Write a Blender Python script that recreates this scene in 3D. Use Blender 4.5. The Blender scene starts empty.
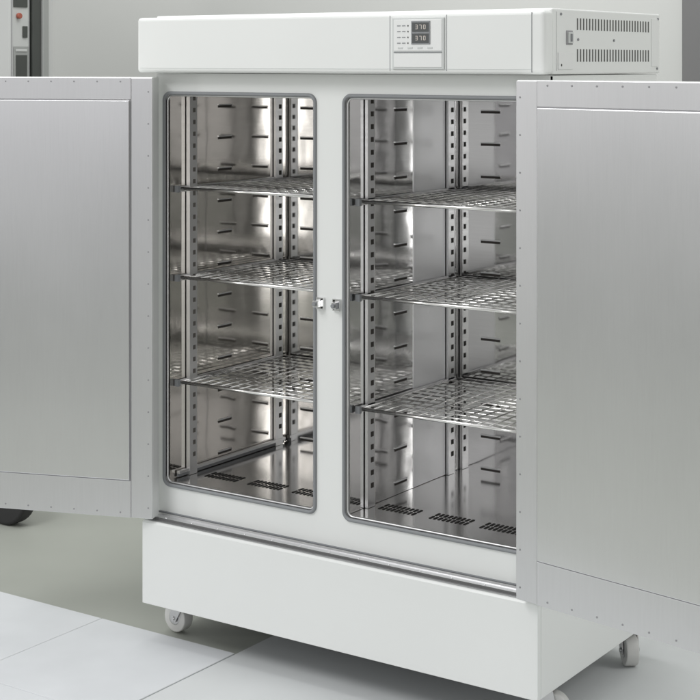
import bpy, bmesh, math, random
from mathutils import Vector, Matrix
random.seed(4)
S = bpy.context.scene
COL = S.collection
S.view_settings.view_transform = 'Standard'
S.view_settings.look = 'None'
S.view_settings.exposure = 0
S.view_settings.gamma = 1

# ---------------------------------------------------------------- materials
def new_mat(name):
    m = bpy.data.materials.new(name); m.use_nodes = True
    nt = m.node_tree; b = nt.nodes['Principled BSDF']
    return m, nt, b

def paint(name, col, rough=0.4, var=0.03, spec=0.5, scale=3.0, bump=0.02):
    m, nt, b = new_mat(name)
    tc = nt.nodes.new('ShaderNodeTexCoord')
    n = nt.nodes.new('ShaderNodeTexNoise'); n.inputs['Scale'].default_value = scale; n.inputs['Detail'].default_value = 6
    nt.links.new(tc.outputs['Object'], n.inputs['Vector'])
    r = nt.nodes.new('ShaderNodeValToRGB')
    r.color_ramp.elements[0].position = 0.3; r.color_ramp.elements[1].position = 0.7
    r.color_ramp.elements[0].color = (*[max(0, c*(1-var)) for c in col], 1)
    r.color_ramp.elements[1].color = (*[min(1, c*(1+var)) for c in col], 1)
    nt.links.new(n.outputs['Fac'], r.inputs['Fac']); nt.links.new(r.outputs['Color'], b.inputs['Base Color'])
    b.inputs['Roughness'].default_value = rough
    b.inputs['Specular IOR Level'].default_value = spec
    if bump:
        n2 = nt.nodes.new('ShaderNodeTexNoise'); n2.inputs['Scale'].default_value = 350
        nt.links.new(tc.outputs['Object'], n2.inputs['Vector'])
        bp = nt.nodes.new('ShaderNodeBump'); bp.inputs['Strength'].default_value = bump; bp.inputs['Distance'].default_value = 0.002
        nt.links.new(n2.outputs['Fac'], bp.inputs['Height']); nt.links.new(bp.outputs['Normal'], b.inputs['Normal'])
    return m

def steel(name, col, rough, stretch=(1, 1, 60), wave=0.0, var=0.08, blotch=1.0, metal=1.0, wscale=4.0, wdet=1):
    m, nt, b = new_mat(name)
    b.inputs['Metallic'].default_value = metal
    tc = nt.nodes.new('ShaderNodeTexCoord')
    mp = nt.nodes.new('ShaderNodeMapping'); mp.inputs['Scale'].default_value = stretch
    nt.links.new(tc.outputs['Object'], mp.inputs['Vector'])
    n = nt.nodes.new('ShaderNodeTexNoise'); n.inputs['Scale'].default_value = 12; n.inputs['Detail'].default_value = 5
    nt.links.new(mp.outputs['Vector'], n.inputs['Vector'])
    n2 = nt.nodes.new('ShaderNodeTexNoise'); n2.inputs['Scale'].default_value = 2.2; n2.inputs['Detail'].default_value = 3
    nt.links.new(tc.outputs['Object'], n2.inputs['Vector'])
    mx = nt.nodes.new('ShaderNodeMath'); mx.operation = 'ADD'
    nt.links.new(n.outputs['Fac'], mx.inputs[0]); nt.links.new(n2.outputs['Fac'], mx.inputs[1])
    r = nt.nodes.new('ShaderNodeMapRange'); r.inputs['From Min'].default_value = 0.6; r.inputs['From Max'].default_value = 1.4
    r.inputs['To Min'].default_value = rough*(1-0.2*blotch); r.inputs['To Max'].default_value = rough*(1+0.25*blotch)
    nt.links.new(mx.outputs[0], r.inputs['Value']); nt.links.new(r.outputs['Result'], b.inputs['Roughness'])
    cr = nt.nodes.new('ShaderNodeValToRGB')
    cr.color_ramp.elements[0].position = 0.3; cr.color_ramp.elements[1].position = 0.7
    cr.color_ramp.elements[0].color = (*[c*(1-var) for c in col], 1)
    cr.color_ramp.elements[1].color = (*[min(1, c*(1+var)) for c in col], 1)
    mh = nt.nodes.new('ShaderNodeMath'); mh.operation = 'MULTIPLY'; mh.inputs[1].default_value = 0.5
    nt.links.new(mx.outputs[0], mh.inputs[0])
    nt.links.new(mh.outputs[0], cr.inputs['Fac']); nt.links.new(cr.outputs['Color'], b.inputs['Base Color'])
    if wave:
        n3 = nt.nodes.new('ShaderNodeTexNoise'); n3.inputs['Scale'].default_value = wscale; n3.inputs['Detail'].default_value = wdet
        nt.links.new(tc.outputs['Object'], n3.inputs['Vector'])
        bp = nt.nodes.new('ShaderNodeBump'); bp.inputs['Strength'].default_value = 1; bp.inputs['Distance'].default_value = wave
        nt.links.new(n3.outputs['Fac'], bp.inputs['Height']); nt.links.new(bp.outputs['Normal'], b.inputs['Normal'])
    return m

WHITE = paint('white_enamel', (0.785, 0.80, 0.785), 0.32, 0.01, 0.5)
WHITE2 = paint('white_plastic', (0.78, 0.79, 0.78), 0.45, 0.01)
PANELG = paint('panel_grey', (0.60, 0.62, 0.61), 0.4, 0.02)
GASKET = paint('grey_rubber', (0.25, 0.26, 0.27), 0.5, 0.06, 0.4)
SEAM = paint('seam_shadow', (0.12, 0.12, 0.12), 0.6, 0.06, 0.3)
SEAMG = paint('seam_grey', (0.33, 0.33, 0.34), 0.6, 0.06, 0.3)
DARK = paint('dark_void', (0.012, 0.011, 0.010), 0.6, 0.1, 0.2, bump=0)
SLOT = paint('slot_shadow', (0.06, 0.055, 0.05), 0.6, 0.1, 0.2, bump=0)
NOTCH = paint('notch_shadow', (0.15, 0.14, 0.13), 0.5, 0.1, 0.3, bump=0)
VENT = paint('vent_shadow', (0.12, 0.12, 0.115), 0.6, 0.1, 0.2, bump=0)
BLACK = paint('black_rubber', (0.015, 0.015, 0.016), 0.55, 0.2)
DOORST = steel('brushed_door_steel', (0.78, 0.78, 0.79), 0.24, (60, 60, 1), 0.0035, 0.035, 0.35, 1.0, 1.3)
FLANGE = steel('flange_steel', (0.72, 0.72, 0.73), 0.34, (20, 20, 1), 0.0, 0.025, 0.2)
LINER = steel('liner_steel', (0.74, 0.735, 0.73), 0.075, (1, 1, 25), 0.0012, 0.05, 0.6, 1.0, 6.0, 2)
LINERW = steel('liner_steel_warm_reflection', (0.72, 0.69, 0.65), 0.075, (1, 1, 25), 0.0013, 0.06, 0.6, 1.0, 6.0, 2)  # warm reflections on the left wall, tinted into the base colour
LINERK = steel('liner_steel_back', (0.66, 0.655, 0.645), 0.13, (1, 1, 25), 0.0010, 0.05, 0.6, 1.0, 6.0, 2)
LINERF = steel('liner_steel_floor', (0.74, 0.735, 0.725), 0.14, (1, 1, 1), 0.001, 0.03, 0.6, 0.95)
LINERB = steel('liner_steel_bright_reflection', (0.97, 0.97, 0.98), 0.34, (1, 1, 25), 0.0, 0.01, 0.4, 0.30)  # partition strip: bright reflection painted as a near-white, less metallic base
WIRE = steel('wire_steel', (0.90, 0.89, 0.87), 0.20, (5, 5, 5), 0, 0.03)
CHROME = steel('chrome', (0.85, 0.85, 0.85), 0.14, (1, 1, 1), 0, 0.03)
UPR = steel('upright_steel', (0.76, 0.76, 0.76), 0.35, (1, 1, 20), 0, 0.03, 1.0, 0.85)

# ---------------------------------------------------------------- mesh builder
class MB:
    def __init__(self): self.bm = bmesh.new(); self.mats = []
    def mi(self, m):
        if m not in self.mats: self.mats.append(m)
        return self.mats.index(m)
    def box(self, x0, x1, y0, y1, z0, z1, m):
        i = self.mi(m)
        v = [self.bm.verts.new(p) for p in ((x0,y0,z0),(x1,y0,z0),(x1,y1,z0),(x0,y1,z0),(x0,y0,z1),(x1,y0,z1),(x1,y1,z1),(x0,y1,z1))]
        for f in ((3,2,1,0),(4,5,6,7),(0,1,5,4),(1,2,6,5),(2,3,7,6),(3,0,4,7)):
            self.bm.faces.new([v[k] for k in f]).material_index = i
        return v
    def cyl(self, p, q, r, m, seg=10, r2=None, smooth=True):
        i = self.mi(m); p = Vector(p); q = Vector(q); d = q-p
        M = Matrix.Translation((p+q)/2) @ d.to_track_quat('Z', 'Y').to_matrix().to_4x4()
        g = bmesh.ops.create_cone(self.bm, cap_ends=True, segments=seg, radius1=r, radius2=r if r2 is None else r2, depth=d.length, matrix=M)
        fs = set()
        for v in g['verts']:
            for f in v.link_faces: fs.add(f)
        for f in fs:
            f.material_index = i
            if smooth and len(f.verts) == 4: f.smooth = True
    def prism(self, pts, x0, x1, m):
        i = self.mi(m)
        a = [self.bm.verts.new((x0, y, z)) for y, z in pts]; b = [self.bm.verts.new((x1, y, z)) for y, z in pts]
        n = len(pts)
        fs = [self.bm.faces.new(a), self.bm.faces.new(b[::-1])]
        for k in range(n): fs.append(self.bm.faces.new((a[k], b[k], b[(k+1) % n], a[(k+1) % n])))
        for f in fs: f.material_index = i
    def obj(self, name, parent=None, bevel=0, seg=2):
        bmesh.ops.recalc_face_normals(self.bm, faces=self.bm.faces)
        me = bpy.data.meshes.new(name); self.bm.to_mesh(me); self.bm.free()
        for m in self.mats: me.materials.append(m)
        o = bpy.data.objects.new(name, me); COL.objects.link(o)
        if parent: o.parent = parent
        if bevel:
            b = o.modifiers.new('bevel', 'BEVEL'); b.width = bevel; b.segments = seg; b.limit_method = 'ANGLE'; b.angle_limit = math.radians(40)
        return o

def empty(name, loc=(0,0,0), parent=None):
    o = bpy.data.objects.new(name, None); o.empty_display_size = 0.05; o.location = loc; COL.objects.link(o)
    if parent: o.parent = parent
    return o

def rrect(x0, x1, z0, z1, r, seg=8):
    pts = []
    for cx, cz, a0 in ((x1-r, z1-r, 0), (x0+r, z1-r, 90), (x0+r, z0+r, 180), (x1-r, z0+r, 270)):
        for k in range(seg+1):
            a = math.radians(a0+90*k/seg); pts.append((cx+r*math.cos(a), cz+r*math.sin(a)))
    return pts

def plate_with_holes(name, outer, holes, y0, y1, m, parent, bevel=0.0):
    cu = bpy.data.curves.new('tmp', 'CURVE'); cu.dimensions = '2D'; cu.fill_mode = 'BOTH'; cu.extrude = (y1-y0)/2
    for pts in [outer]+holes:
        s = cu.splines.new('POLY'); s.points.add(len(pts)-1)
        for k, (x, z) in enumerate(pts): s.points[k].co = (x, z, 0, 1)
        s.use_cyclic_u = True
    t = bpy.data.objects.new('tmp', cu); COL.objects.link(t)
    bpy.context.view_layer.update()
    me = bpy.data.meshes.new_from_object(t.evaluated_get(bpy.context.evaluated_depsgraph_get()))
    bpy.data.objects.remove(t)
    me.transform(Matrix.Rotation(math.radians(90), 4, 'X')); me.transform(Matrix.Translation((0, (y0+y1)/2, 0)))
    me.materials.clear(); me.materials.append(m); me.name = name
    o = bpy.data.objects.new(name, me); COL.objects.link(o); o.parent = parent
    return o

def loop_tube(name, pts, y, r, m, parent):
    cu = bpy.data.curves.new('tmp', 'CURVE'); cu.dimensions = '3D'; cu.bevel_depth = r; cu.bevel_resolution = 2
    s = cu.splines.new('POLY'); s.points.add(len(pts)-1)
    for k, (x, z) in enumerate(pts): s.points[k].co = (x, y, z, 1)
    s.use_cyclic_u = True
    t = bpy.data.objects.new('tmp', cu); COL.objects.link(t); bpy.context.view_layer.update()
    me = bpy.data.meshes.new_from_object(t.evaluated_get(bpy.context.evaluated_depsgraph_get())); bpy.data.objects.remove(t)
    me.materials.clear(); me.materials.append(m); me.name = name
    for p in me.polygons: p.use_smooth = True
    o = bpy.data.objects.new(name, me); COL.objects.link(o); o.parent = parent
    return o

# ================================================================ INCUBATOR
W = 1.206; BACK = 0.675
cab = empty('laboratory_incubator')
cab["label"] = "white double-door laboratory incubator with both doors open, on castors"
cab["category"] = "incubator"

b = MB()
b.box(0, 0.028, 0.062, BACK, 0.107, 1.546, WHITE)
b.box(W-0.028, W, 0.062, BACK, 0.347, 1.546, WHITE)
b.box(0.028, W-0.028, BACK-0.02, BACK, 0.107, 1.546, WHITE)
b.box(0.028, W-0.028, 0.09, BACK-0.02, 1.522, 1.546, WHITE)
b.obj('housing', cab, 0.002)
b = MB()
b.box(W-0.028, W, 0.0175, BACK, 0.107, 0.345, WHITE)
b.box(0.03, W-0.03, 0.03, BACK-0.022, 0.108, 0.118, GASKET)
b.obj('lower_housing', cab, 0.002)

O1 = (0.028, 0.539, 0.420, 1.494); O2 = (0.625, 1.150, 0.420, 1.494)
plate_with_holes('front_frame', [(0.0, 0.345), (W, 0.345), (W, 1.5465), (0.0, 1.5465)],
                 [rrect(*O1, 0.020), rrect(*O2, 0.020)], 0.058, 0.075, WHITE, cab)
for O in (O1, O2):
    loop_tube('door_gasket', rrect(O[0]+0.002, O[1]-0.002, O[2]+0.002, O[3]-0.002, 0.020), 0.0565, 0.0050, GASKET, cab)
    loop_tube('opening_lip', rrect(O[0]+0.008, O[1]-0.008, O[2]+0.008, O[3]-0.008, 0.017), 0.064, 0.0030, UPR, cab)

# base panel
b = MB()
b.prism([(0.0, 0.107), (0.0, 0.327), (0.004, 0.332), (0.016, 0.333), (0.016, 0.107)], 0.0, W, WHITE)
b.obj('base_panel', cab, 0.0015)
# sill ledge
b = MB()
b.prism([(0.008, 0.3335), (0.057, 0.3445), (0.057, 0.3335)], 0.012, W-0.012, FLANGE)
b.box(0.012, W-0.012, 0.016, 0.021, 0.334, 0.340, SEAM)
b.box(0.012, W-0.012, 0.042, 0.045, 0.341, 0.346, UPR)
b.box(0.012, W-0.012, 0.0535, 0.0575, 0.3445, 0.3475, GASKET)
k = 0.06
while k < W-0.05:
    b.cyl((k, 0.030, 0.338), (k, 0.030, 0.3405), 0.0025, CHROME, 8); k += 0.09
b.box(W-0.05, W-0.014, 0.002, 0.05, 0.334, 0.352, WHITE2)
b.obj('sill', cab, 0)

# header ------------------------------------------------------
b = MB()
b.box(-0.020, 1.224, 0.0, 0.046, 1.548, 1.697, WHITE)
hd = b.obj('header', cab, 0.010, 4)
b = MB()
b.box(0.8015, 0.8025, -0.0008, 0.001, 1.556, 1.690, GASKET)
b.box(0.962, 0.963, -0.0008, 0.001, 1.556, 1.690, GASKET)
b.box(1.190, 1.1915, -0.0008, 0.001, 1.553, 1.692, GASKET)
b.box(-0.008, 1.189, -0.0008, 0.001, 1.560, 1.5609, PANELG)
b.obj('header_seam', hd)
b = MB()
b.box(0.811, 0.957, -0.004, 0.001, 1.560, 1.684, PANELG)
b.box(0.816, 0.952, -0.0052, -0.0035, 1.565, 1.598, WHITE2)
b.box(0.816, 0.952, -0.0052, -0.0035, 1.604, 1.680, WHITE2)
b.box(0.816, 0.952, -0.0060, -0.0040, 1.6, 1.602, GASKET)
for j in range(4):
    for i in range(2):
        b.box(0.826+i*0.014, 0.836+i*0.014, -0.0062, -0.005, 1.622+j*0.014, 1.6242+j*0.014, GASKET)
    b.cyl((0.857, -0.0065, 1.623+j*0.014), (0.857, -0.005, 1.623+j*0.014), 0.002, VENT, 8)
for i in range(4):
    b.box(0.828+i*0.028, 0.842+i*0.028, -0.0062, -0.005, 1.609, 1.6135, PANELG)
b.obj('control_panel', hd, 0.0006)
LCD = paint('display_glass', (0.085, 0.09, 0.09), 0.15, 0.05, 0.5, bump=0)
b = MB()
b.box(0.867, 0.920, -0.0070, -0.005, 1.620, 1.676, GASKET)
b.box(0.870, 0.917, -0.0076, -0.0065, 1.650, 1.673, LCD)
b.box(0.870, 0.917, -0.0076, -0.0065, 1.623, 1.646, LCD)
disp = b.obj('display', hd, 0.0004)
LED, nt, bs = new_mat('pale_digits'); bs.inputs['Base Color'].default_value = (0.62, 0.60, 0.56, 1)
bs.inputs['Emission Color'].default_value = (1, 0.8, 0.7, 1); bs.inputs['Emission Strength'].default_value = 0.15
SEG = {'0': 'abcdef', '3': 'abcdg', '7': 'abc'}
b = MB()
def digit(b, ch, x, z, w, h):
    t = 0.0012
    seg = {'a': (x, x+w, z+h-t, z+h), 'd': (x, x+w, z, z+t), 'g': (x, x+w, z+h/2-t/2, z+h/2+t/2),
           'f': (x, x+t, z+h/2, z+h), 'b': (x+w-t, x+w, z+h/2, z+h), 'e': (x, x+t, z, z+h/2), 'c': (x+w-t, x+w, z, z+h/2)}
    for s in SEG[ch]:
        q = seg[s]; b.box(q[0], q[1], -0.0081, -0.0075, q[2], q[3], LED)
for row in (1.6565, 1.6295):
    for i, ch in enumerate('370'): digit(b, ch, 0.880+i*0.011, row, 0.0062, 0.0105)
b.obj('digit', hd)

# service box behind the header with vents
b = MB()
b.box(0.02, 1.200, 0.046, 0.062, 1.552, 1.694, SEAM)
b.box(0.0, 1.214, 0.058, BACK, 1.548, 1.703, WHITE)
sb = b.obj('service_box', cab, 0.004, 3)
n = 26
for z0, z1 in ((1.578, 1.608), (1.654, 1.682)):
    b = MB()
    for i in range(n):
        y = 0.185+i*0.0165
        b.box(1.213, 1.2146, y, y+0.0060, z0, z1, VENT)
    b.obj('vent_grille', sb)
b = MB()
b.box(1.213, 1.216, 0.128, 0.160, 1.618, 1.652, SEAMG)
b.box(1.213, 1.220, 0.132, 0.156, 1.622, 1.648, PANELG)
b.box(1.219, 1.2225, 0.140, 0.148, 1.626, 1.644, GASKET)
b.box(1.213, 1.2165, 0.085, 0.160, 1.560, 1.600, WHITE2)
b.box(1.2135, 1.2155, 0.62, 0.66, 1.565, 1.69, WHITE2)
b.box(1.2135, 1.2152, 0.078, 0.0795, 1.556, 1.696, PANELG)
b.obj('service_plate', sb, 0.001)
b = MB()
for y, z in ((0.10, 1.69), (0.10, 1.57), (0.66, 1.69), (0.655, 1.56), (0.39, 1.631), (0.19, 1.631)):
    b.cyl((1.213, y, z), (1.2165, y, z), 0.0032, GASKET, 10)
b.obj('screw', sb)

# interior -----------------------------------------------------
ZF, ZT, YB = 0.430, 1.512, 0.600
XL, XP0, XP1, XR = 0.034, 0.562, 0.632, 1.160
b = MB()
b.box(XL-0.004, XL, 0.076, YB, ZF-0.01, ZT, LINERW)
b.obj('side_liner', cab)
b = MB()
b.box(XR, XR+0.004, 0.076, YB, ZF-0.01, ZT, LINER)
b.obj('side_liner', cab)
b = MB()
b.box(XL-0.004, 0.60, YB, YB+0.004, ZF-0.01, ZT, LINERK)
b.box(0.335, 0.337, YB-0.0015, YB+0.001, ZF, ZT, GASKET)
b.obj('back_liner', cab)
b = MB()
b.box(0.60, XR+0.004, YB, YB+0.004, ZF-0.01, ZT, LINER)
b.box(0.83, 0.832, YB-0.0015, YB+0.001, ZF, ZT, GASKET)
b.obj('back_liner', cab)
b = MB()
b.box(XL, XR, 0.076, YB, ZT, ZT+0.004, LINER)
b.obj('ceiling_liner', cab)
b = MB()
b.box(XL, XR, 0.070, YB, ZF-0.006, ZF, LINERF)
fl = b.obj('floor_liner', cab)
b = MB()
b.box(XP0, XP1, 0.076, YB-0.002, ZF+0.001, ZT-0.001, LINER)
b.box(XP1, XP1+0.0022, 0.378, 0.541, ZF+0.002, ZT-0.002, LINERB)
b.box(XP0-0.002, XP0, 0.378, 0.541, ZF+0.002, ZT-0.002, LINER)
pt = b.obj('partition', cab)
b = MB()
b.box(XL+0.003, XL+0.014, 0.10, YB-0.01, ZF+0.012, ZF+0.020, UPR)
b.box(XL+0.003, XL+0.008, 0.10, YB-0.01, ZF+0.002, ZF+0.012, GASKET)
b.obj('bottom_rail', cab, 0.001)

def slots(name, places):
    b = MB()
    for kind, p, c, z in places:
        l, h = 0.030, 0.0034
        if kind == 'x':
            b.box(p-0.001, p+0.0012, c-l, c+l, z-h, z+h, SLOT); b.box(p-0.001, p+0.0030, c-l, c+l, z+h, z+h+0.003, UPR)
        else:
            b.box(c-l, c+l, p-0.0012, p+0.001, z-h, z+h, SLOT); b.box(c-l, c+l, p-0.003, p+0.001, z+h, z+h+0.003, UPR)
    return b.obj(name, cab)
zs = [1.450-0.09*i for i in range(12)]
slots('air_slot_row', [('x', XL, 0.315, z) for z in zs])
slots('air_slot_row', [('x', XP1, 0.315, z) for z in zs])
for c in (0.125, 0.25, 0.40, 0.745, 0.89, 1.04):
    slots('air_slot_row', [('y', YB, c, z-0.012) for z in zs])

for c in (0.14, 0.29, 0.44, 0.715, 0.868, 1.014):
    b = MB()
    for i in range(9):
        x = c-0.052+i*0.0125
        b.box(x, x+0.0060, 0.157, 0.178, ZF-0.001, ZF+0.0012, DARK)
        b.box(x, x+0.0060, 0.186, 0.207, ZF-0.001, ZF+0.0012, DARK)
    b.obj('floor_vent', cab)

def upright(p, c, sgn, slim=False):
    b = MB(); w = 0.017; t = 0.011
    nm = SLOT; h = 0.013
    if slim: w = 0.016; nm = NOTCH; h = 0.012; t = 0.015
    X0, X1 = sorted((p+sgn*0.0026, p+sgn*t)); b.box(X0, X1, c-w, c+w, ZF+0.001, 1.508, UPR)
    X2, X3 = sorted((p+sgn*(t-0.001), p+sgn*(t+0.0008)))
    z = ZF+0.05
    while z < 1.485:
        b.box(X2, X3, c-w*0.15, c+w*(0.5 if slim else 0.58), z, z+h, nm); z += 0.033
    b.obj('shelf_upright', cab, 0.0)
for y in (0.158, 0.562):
    upright(XL, y, 1, y < 0.3); upright(XP0, y, -1); upright(XP1, y, 1); upright(XR, y, -1)

# latches on the centre post
for x, s in ((0.556, -1), (0.606, 1)):
    b = MB()
    b.box(x-0.011, x+0.011, 0.050, 0.0575, 0.946, 0.977, CHROME)
    b.box(x-0.007+s*0.004, x+0.007+s*0.004, 0.035, 0.050, 0.953, 0.970, CHROME)
    b.cyl((x+s*0.004, 0.028, 0.9615), (x+s*0.004, 0.036, 0.9615), 0.0055, GASKET, 14)
    b.cyl((x-s*0.006, 0.047, 0.972), (x-s*0.006, 0.051, 0.972), 0.0022, DARK, 8)
    b.cyl((x-s*0.006, 0.047, 0.951), (x-s*0.006, 0.051, 0.951), 0.0022, DARK, 8)
    b.obj('latch', cab, 0.0015)

# doors --------------------------------------------------------
def door(loc, ang, flip, label):
    Wd, H0, H1 = 0.575, 0.342, 1.536
    d = empty('door', loc, cab); d.rotation_euler = (0, 0, ang); d["label"] = label
    f = flip
    def bx(b, x0, x1, y0, y1, z0, z1, m):
        a, c = sorted((y0*f, y1*f)); b.box(x0, x1, a, c, z0, z1, m)
    b = MB(); bx(b, 0.0, Wd, 0.0025, 0.050, H0, H1, WHITE); b.obj('door_shell', d, 0.003, 3)
    fw, ft, fb = 0.062, 0.060, 0.100
    for q0, q1 in ((0.001, fw-0.001), (Wd-fw+0.001, Wd-0.001)):
        b = MB(); bx(b, q0, q1, 0.0, 0.004, H0+0.002, H1-0.002, FLANGE); b.obj('side_flange', d, 0.001)
    for q0, q1 in ((H1-ft, H1-0.001), (H0+0.001, H0+fb)):
        b = MB(); bx(b, fw, Wd-fw, -0.0015, 0.004, q0, q1, FLANGE); b.obj('end_flange', d, 0.001)
    b = MB(); bx(b, fw+0.0005, Wd-fw-0.0005, -0.0005, 0.004, H0+fb-0.001, H1-ft+0.001, SEAMG); b.obj('panel_seam', d)
    b = MB()
    bx(b, fw+0.003, Wd-fw-0.003, -0.006, 0.004, H0+fb+0.003, H1-ft-0.003, DOORST)
    b.obj('inner_panel', d, 0.002, 3)
    b = MB(); z = H0+0.03
    def sc(x, z, y=0.0):
        b.cyl((x, y*f, z), (x, (y-0.0012)*f, z), 0.0025, SEAMG, 8, 0.0021)
    while z < H1-0.01:
        sc(0.012, z); sc(Wd-0.012, z); z += 0.0865
    x = fw+0.03
    while x < Wd-fw:
        sc(x, H0+0.014, -0.0015); sc(x, H1-0.012, -0.0015); x += 0.068
    b.obj('screw', d)
    return d
aL = math.atan2(-0.34, -0.94)
aR = math.atan2(-0.176, 0.984)
door((0.045, -0.010, 0), aL, -1, "open door with a brushed stainless steel inside")
door((1.163, -0.026, 0), aR, 1, "wide open door with a brushed stainless steel inside")

# castors ------------------------------------------------------
POLY = paint('castor_wheel', (0.62, 0.62, 0.60), 0.45, 0.05)
ZINC = steel('zinc', (0.60, 0.60, 0.60), 0.35, (2, 2, 2), 0, 0.06)
def castor(x, y, ang):
    c = empty('castor', (x, y, 0.003), cab); c.rotation_euler = (0, 0, ang)
    b = MB()
    b.cyl((0.020, -0.017, 0.040), (0.020, 0.017, 0.040), 0.040, POLY, 36)
    b.cyl((0.020, -0.0177, 0.040), (0.020, 0.0177, 0.040), 0.022, ZINC, 24)
    b.obj('wheel', c, 0.004, 3)
    b = MB()
    b.cyl((0, 0, 0.098), (0, 0, 0.1035), 0.034, ZINC, 20)
    b.cyl((0, 0, 0.090), (0, 0, 0.098), 0.027, ZINC, 20)
    for s in (-1, 1):
        i = b.mi(ZINC); y0 = s*0.0195; y1 = s*0.0225
        pr = [(-0.020, 0.092), (0.020, 0.092), (0.032, 0.046), (0.028, 0.030), (0.012, 0.030), (-0.008, 0.064)]
        A = [b.bm.verts.new((px, y0, pz)) for px, pz in pr]; B = [b.bm.verts.new((px, y1, pz)) for px, pz in pr]
        b.bm.faces.new(A); b.bm.faces.new(B[::-1])
        for k in range(len(pr)): b.bm.faces.new((A[k], B[k], B[(k+1) % len(pr)], A[(k+1) % len(pr)]))
    b.box(-0.020, 0.020, -0.0225, 0.0225, 0.087, 0.092, ZINC)
    b.cyl((0.020, -0.026, 0.040), (0.020, 0.026, 0.040), 0.006, ZINC, 8)
    b.obj('fork', c)
castor(0.050, 0.115, math.radians(-185)); castor(1.160, 0.125, math.radians(20))
castor(1.155, 0.60, math.radians(-50)); castor(0.04, 0.60, math.radians(100))

# ================================================================ SHELVES
def shelf_proto():
    w, dp = 0.506, 0.475
    b = MB(); r = 0.0035
    b.cyl((0, 0, 0), (w, 0, 0), 0.0048, WIRE); b.cyl((0, dp, 0), (w, dp, 0), r, WIRE)
    b.cyl((0, 0, 0), (0, dp, 0), r, WIRE); b.cyl((w, 0, 0), (w, dp, 0), r, WIRE)
    b.box(-0.008, -0.004, -0.012, dp+0.0, -0.010, 0.006, UPR)
    b.box(w+0.004, w+0.008, -0.012, dp+0.0, -0.010, 0.006, UPR)
    b.box(-0.010, 0.003, -0.016, -0.006, -0.010, 0.008, GASKET)
    b.box(w-0.003, w+0.010, -0.016, -0.006, -0.010, 0.008, GASKET)
    fr = b.obj('wire_shelf')
    b = MB()
    n = 15
    for i in range(1, n): b.cyl((w*i/n, 0, 0.003), (w*i/n, dp, 0.003), 0.0017, WIRE, 6)
    n = 12
    for i in range(1, n): b.cyl((0, dp*i/n, 0), (w, dp*i/n, 0), 0.0021, WIRE, 6)
    g = b.obj('wire_grid', fr)
    return fr, g
fr, g = shelf_proto()
first = True
for bx, hs in ((0.046, (1.228, 0.983, 0.694)), (0.647, (1.221, 0.978, 0.693))):
    for z, which in zip(hs, ('upper', 'middle', 'lower')):
        if first: o = fr; first = False
        else:
            o = fr.copy(); COL.objects.link(o); c = g.copy(); COL.objects.link(c); c.parent = o
        o.location = (bx, 0.108, z)
        o["label"] = "%s stainless wire grid shelf inside the incubator" % which
        o["category"] = "shelf"; o["group"] = "wire shelves in the incubator"

# ================================================================ SETTING
FLOORM = paint('floor_paint', (0.38, 0.395, 0.355), 0.5, 0.05, 0.4, 2.0)
b = MB(); b.box(-14, 14, -14, 8, -0.05, 0, FLOORM); o = b.obj('floor'); o["kind"] = "structure"
WALLM = paint('wall_paint', (0.60, 0.61, 0.59), 0.7, 0.02, 0.3, 1.0)
b = MB(); b.box(-6, 8, 1.9, 2.0, 0.0, 3.6, WALLM); o = b.obj('wall')
o["label"] = "plain pale grey painted wall behind the incubator"; o["category"] = "wall"
PIL = paint('pillar_paint', (0.16, 0.16, 0.16), 0.5, 0.05)
b = MB(); b.box(0.805, 0.95, 1.80, 1.896, 0.0, 3.6, PIL); o = b.obj('wall_post', None, 0.004)
o["label"] = "dark grey upright post standing against the wall"; o["category"] = "post"
SHEET = paint('floor_sheet_white', (0.69, 0.71, 0.725), 0.6, 0.035, 0.3, 5)
for (x0, x1, y0, y1) in ((-0.71, -0.2105, -0.43, 0.066), (-0.209, 0.268, -0.43, 0.066),
                         (-0.71, -0.2105, -0.93, -0.4315), (-0.209, 0.268, -0.93, -0.4315)):
    b = MB(); b.box(x0, x1, y0, y1, 0.0, 0.005, SHEET); o = b.obj('floor_tile', None, 0.002, 3)
    o["label"] = "white square protective tile lying on the floor"; o["category"] = "floor tile"; o["group"] = "white tiles on the floor"
MAT = paint('floor_mat_pale', (0.67, 0.69, 0.69), 0.6, 0.04, 0.3, 3)
b = MB(); b.box(0.2700, 2.6, -0.93, 1.2, 0.0, 0.003, MAT); o = b.obj('floor_mat', None, 0.001)
o["label"] = "pale grey floor mat under the incubator"; o["category"] = "floor mat"

mc = empty('laboratory_machine', (-1.385, 0.65, 0))
mc["label"] = "pale grey machine with dark column and small red button"; mc["category"] = "machine"
MG = paint('machine_grey', (0.50, 0.51, 0.50), 0.45, 0.03); MD = paint('machine_dark', (0.05, 0.055, 0.05), 0.5, 0.1)
MG2 = paint('machine_post_grey', (0.30, 0.31, 0.30), 0.45, 0.03)
RED = paint('red_button', (0.33, 0.09, 0.06), 0.4, 0.05)
b = MB(); b.box(-0.5, 0.25, -0.05, 0.046, 0.16, 2.2, MG)
b.obj('machine_body', mc, 0.006)
b = MB(); b.box(0.20, 0.258, 0.050, 0.088, 0.16, 2.2, MD); b.obj('machine_column', mc, 0.003)
b = MB(); b.box(0.20, 0.265, 0.092, 0.122, 0.16, 2.2, MG2); b.box(0.20, 0.258, 0.126, 0.15, 0.16, 2.2, MG); b.obj('machine_rear_body', mc, 0.004)
b = MB()
b.box(0.251, 0.2535, -0.034, 0.034, 1.50, 1.63, MG2); b.box(0.2532, 0.256, -0.026, 0.026, 1.51, 1.60, MD)
b.box(0.2532, 0.256, -0.026, 0.026, 1.612, 1.620, MG); b.obj('machine_panel', mc, 0.001)
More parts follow.
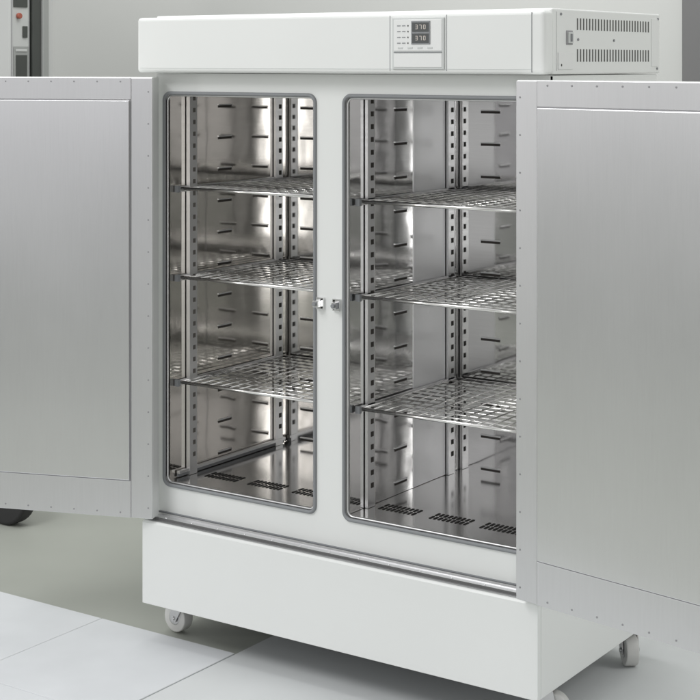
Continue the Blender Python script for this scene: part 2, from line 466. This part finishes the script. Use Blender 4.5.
b = MB(); b.box(0.251, 0.254, -0.035, 0.030, 1.765, 1.9, MD); b.box(0.251, 0.254, 0.008, 0.030, 1.66, 1.70, MD)
b.box(0.251, 0.2525, -0.044, -0.041, 1.2, 2.1, SEAMG); b.box(0.251, 0.2525, 0.038, 0.040, 1.2, 2.1, SEAMG)
b.obj('machine_panel', mc, 0.001)
b = MB(); b.cyl((0.250, -0.012, 1.735), (0.262, -0.012, 1.735), 0.010, RED, 20); b.obj('button', mc, 0.002)
b = MB(); b.cyl((0.255, -0.09, 0.11), (0.255, -0.03, 0.11), 0.11, BLACK, 36); b.cyl((0.255, -0.093, 0.11), (0.255, -0.027, 0.11), 0.05, MD, 24)
b.obj('tyre', mc, 0.01, 3)
b = MB(); b.cyl((-0.40, -0.09, 0.11), (-0.40, -0.03, 0.11), 0.11, BLACK, 36); b.obj('tyre', mc, 0.01, 3)
b = MB(); b.box(-0.45, 0.27, -0.02, 0.04, 0.12, 0.16, MD); b.obj('machine_base', mc, 0.004)

# ================================================================ WORLD / LIGHT
w = bpy.data.worlds.new("World"); S.world = w; w.use_nodes = True
nt = w.node_tree; bg = nt.nodes['Background']
tc = nt.nodes.new('ShaderNodeTexCoord')
def dirmask(d, lo, hi):
    vm = nt.nodes.new('ShaderNodeVectorMath'); vm.operation = 'DOT_PRODUCT'
    vm.inputs[1].default_value = Vector(d).normalized(); nt.links.new(tc.outputs['Generated'], vm.inputs[0])
    mr = nt.nodes.new('ShaderNodeMapRange'); mr.interpolation_type = 'SMOOTHSTEP'
    mr.inputs['From Min'].default_value = lo; mr.inputs['From Max'].default_value = hi
    nt.links.new(vm.outputs['Value'], mr.inputs['Value']); return mr.outputs['Result']
def mixc(a, bcol, fac):
    m = nt.nodes.new('ShaderNodeMix'); m.data_type = 'RGBA'
    if isinstance(a, tuple): m.inputs[6].default_value = a
    else: nt.links.new(a, m.inputs[6])
    m.inputs[7].default_value = bcol; nt.links.new(fac, m.inputs[0]); return m.outputs[2]
c = mixc((0.48, 0.48, 0.49, 1), (0.45, 0.36, 0.27, 1), dirmask((0.86, -0.50, -0.15), 0.90, 0.99))
c = mixc(c, (1.05, 1.05, 1.05, 1), dirmask((-0.60, -0.78, 0.22), 0.90, 0.99))
c = mixc(c, (1.25, 1.25, 1.27, 1), dirmask((-0.12, -0.95, 0.22), 0.93, 0.995))
c = mixc(c, (0.85, 0.86, 0.87, 1), dirmask((0, 0, 1), 0.4, 0.95))
nt.links.new(c, bg.inputs['Color']); bg.inputs['Strength'].default_value = 0.82

def area(name, loc, tgt, size, power, col=(1, 1, 1), sy=None):
    l = bpy.data.lights.new(name, 'AREA'); l.energy = power; l.size = size; l.color = col
    if sy: l.shape = 'RECTANGLE'; l.size_y = sy
    o = bpy.data.objects.new(name, l); COL.objects.link(o); o.location = loc
    o.rotation_euler = (Vector(tgt)-Vector(loc)).to_track_quat('-Z', 'Y').to_euler()
area('studio_softbox', (-0.6, -2.9, 3.9), (0.6, 0, 0.9), 1.8, 70, (1.0, 1.0, 1.0), 1.6)
area('added_strip_light', (-3.0, -1.9, 1.3), (0.9, 0.5, 0.9), 0.4, 14, (1.0, 0.99, 0.97), 2.0)  # added light, placed to show as bright bands on the back wall
area('added_fill_light', (3.72, -4.2, 1.25), (0.7, 0.4, 1.1), 0.42, 15, (1.0, 1.0, 1.0), 2.3)  # added behind the camera to brighten the interior and the partition strip
area('added_side_fill', (4.2, 1.2, 2.8), (1.2, 0.4, 0.9), 1.2, 26, (1.0, 1.0, 0.98))  # added fill that lightens the service box side and right of the body
area('ceiling_lamp', (0.3, 0.5, 3.8), (0.3, 0.9, 0), 2.0, 48, (1.0, 1.0, 0.99))

# ================================================================ CAMERA
cam = bpy.data.cameras.new('camera'); co = bpy.data.objects.new('camera', cam); COL.objects.link(co)
cam.sensor_width = 36; cam.lens = 82.9; cam.shift_y = -0.413; cam.clip_end = 100; cam.clip_start = 0.05
co.location = (2.937, -3.303, 1.58); co.rotation_euler = (math.radians(90), 0, math.radians(34.3))
S.camera = co
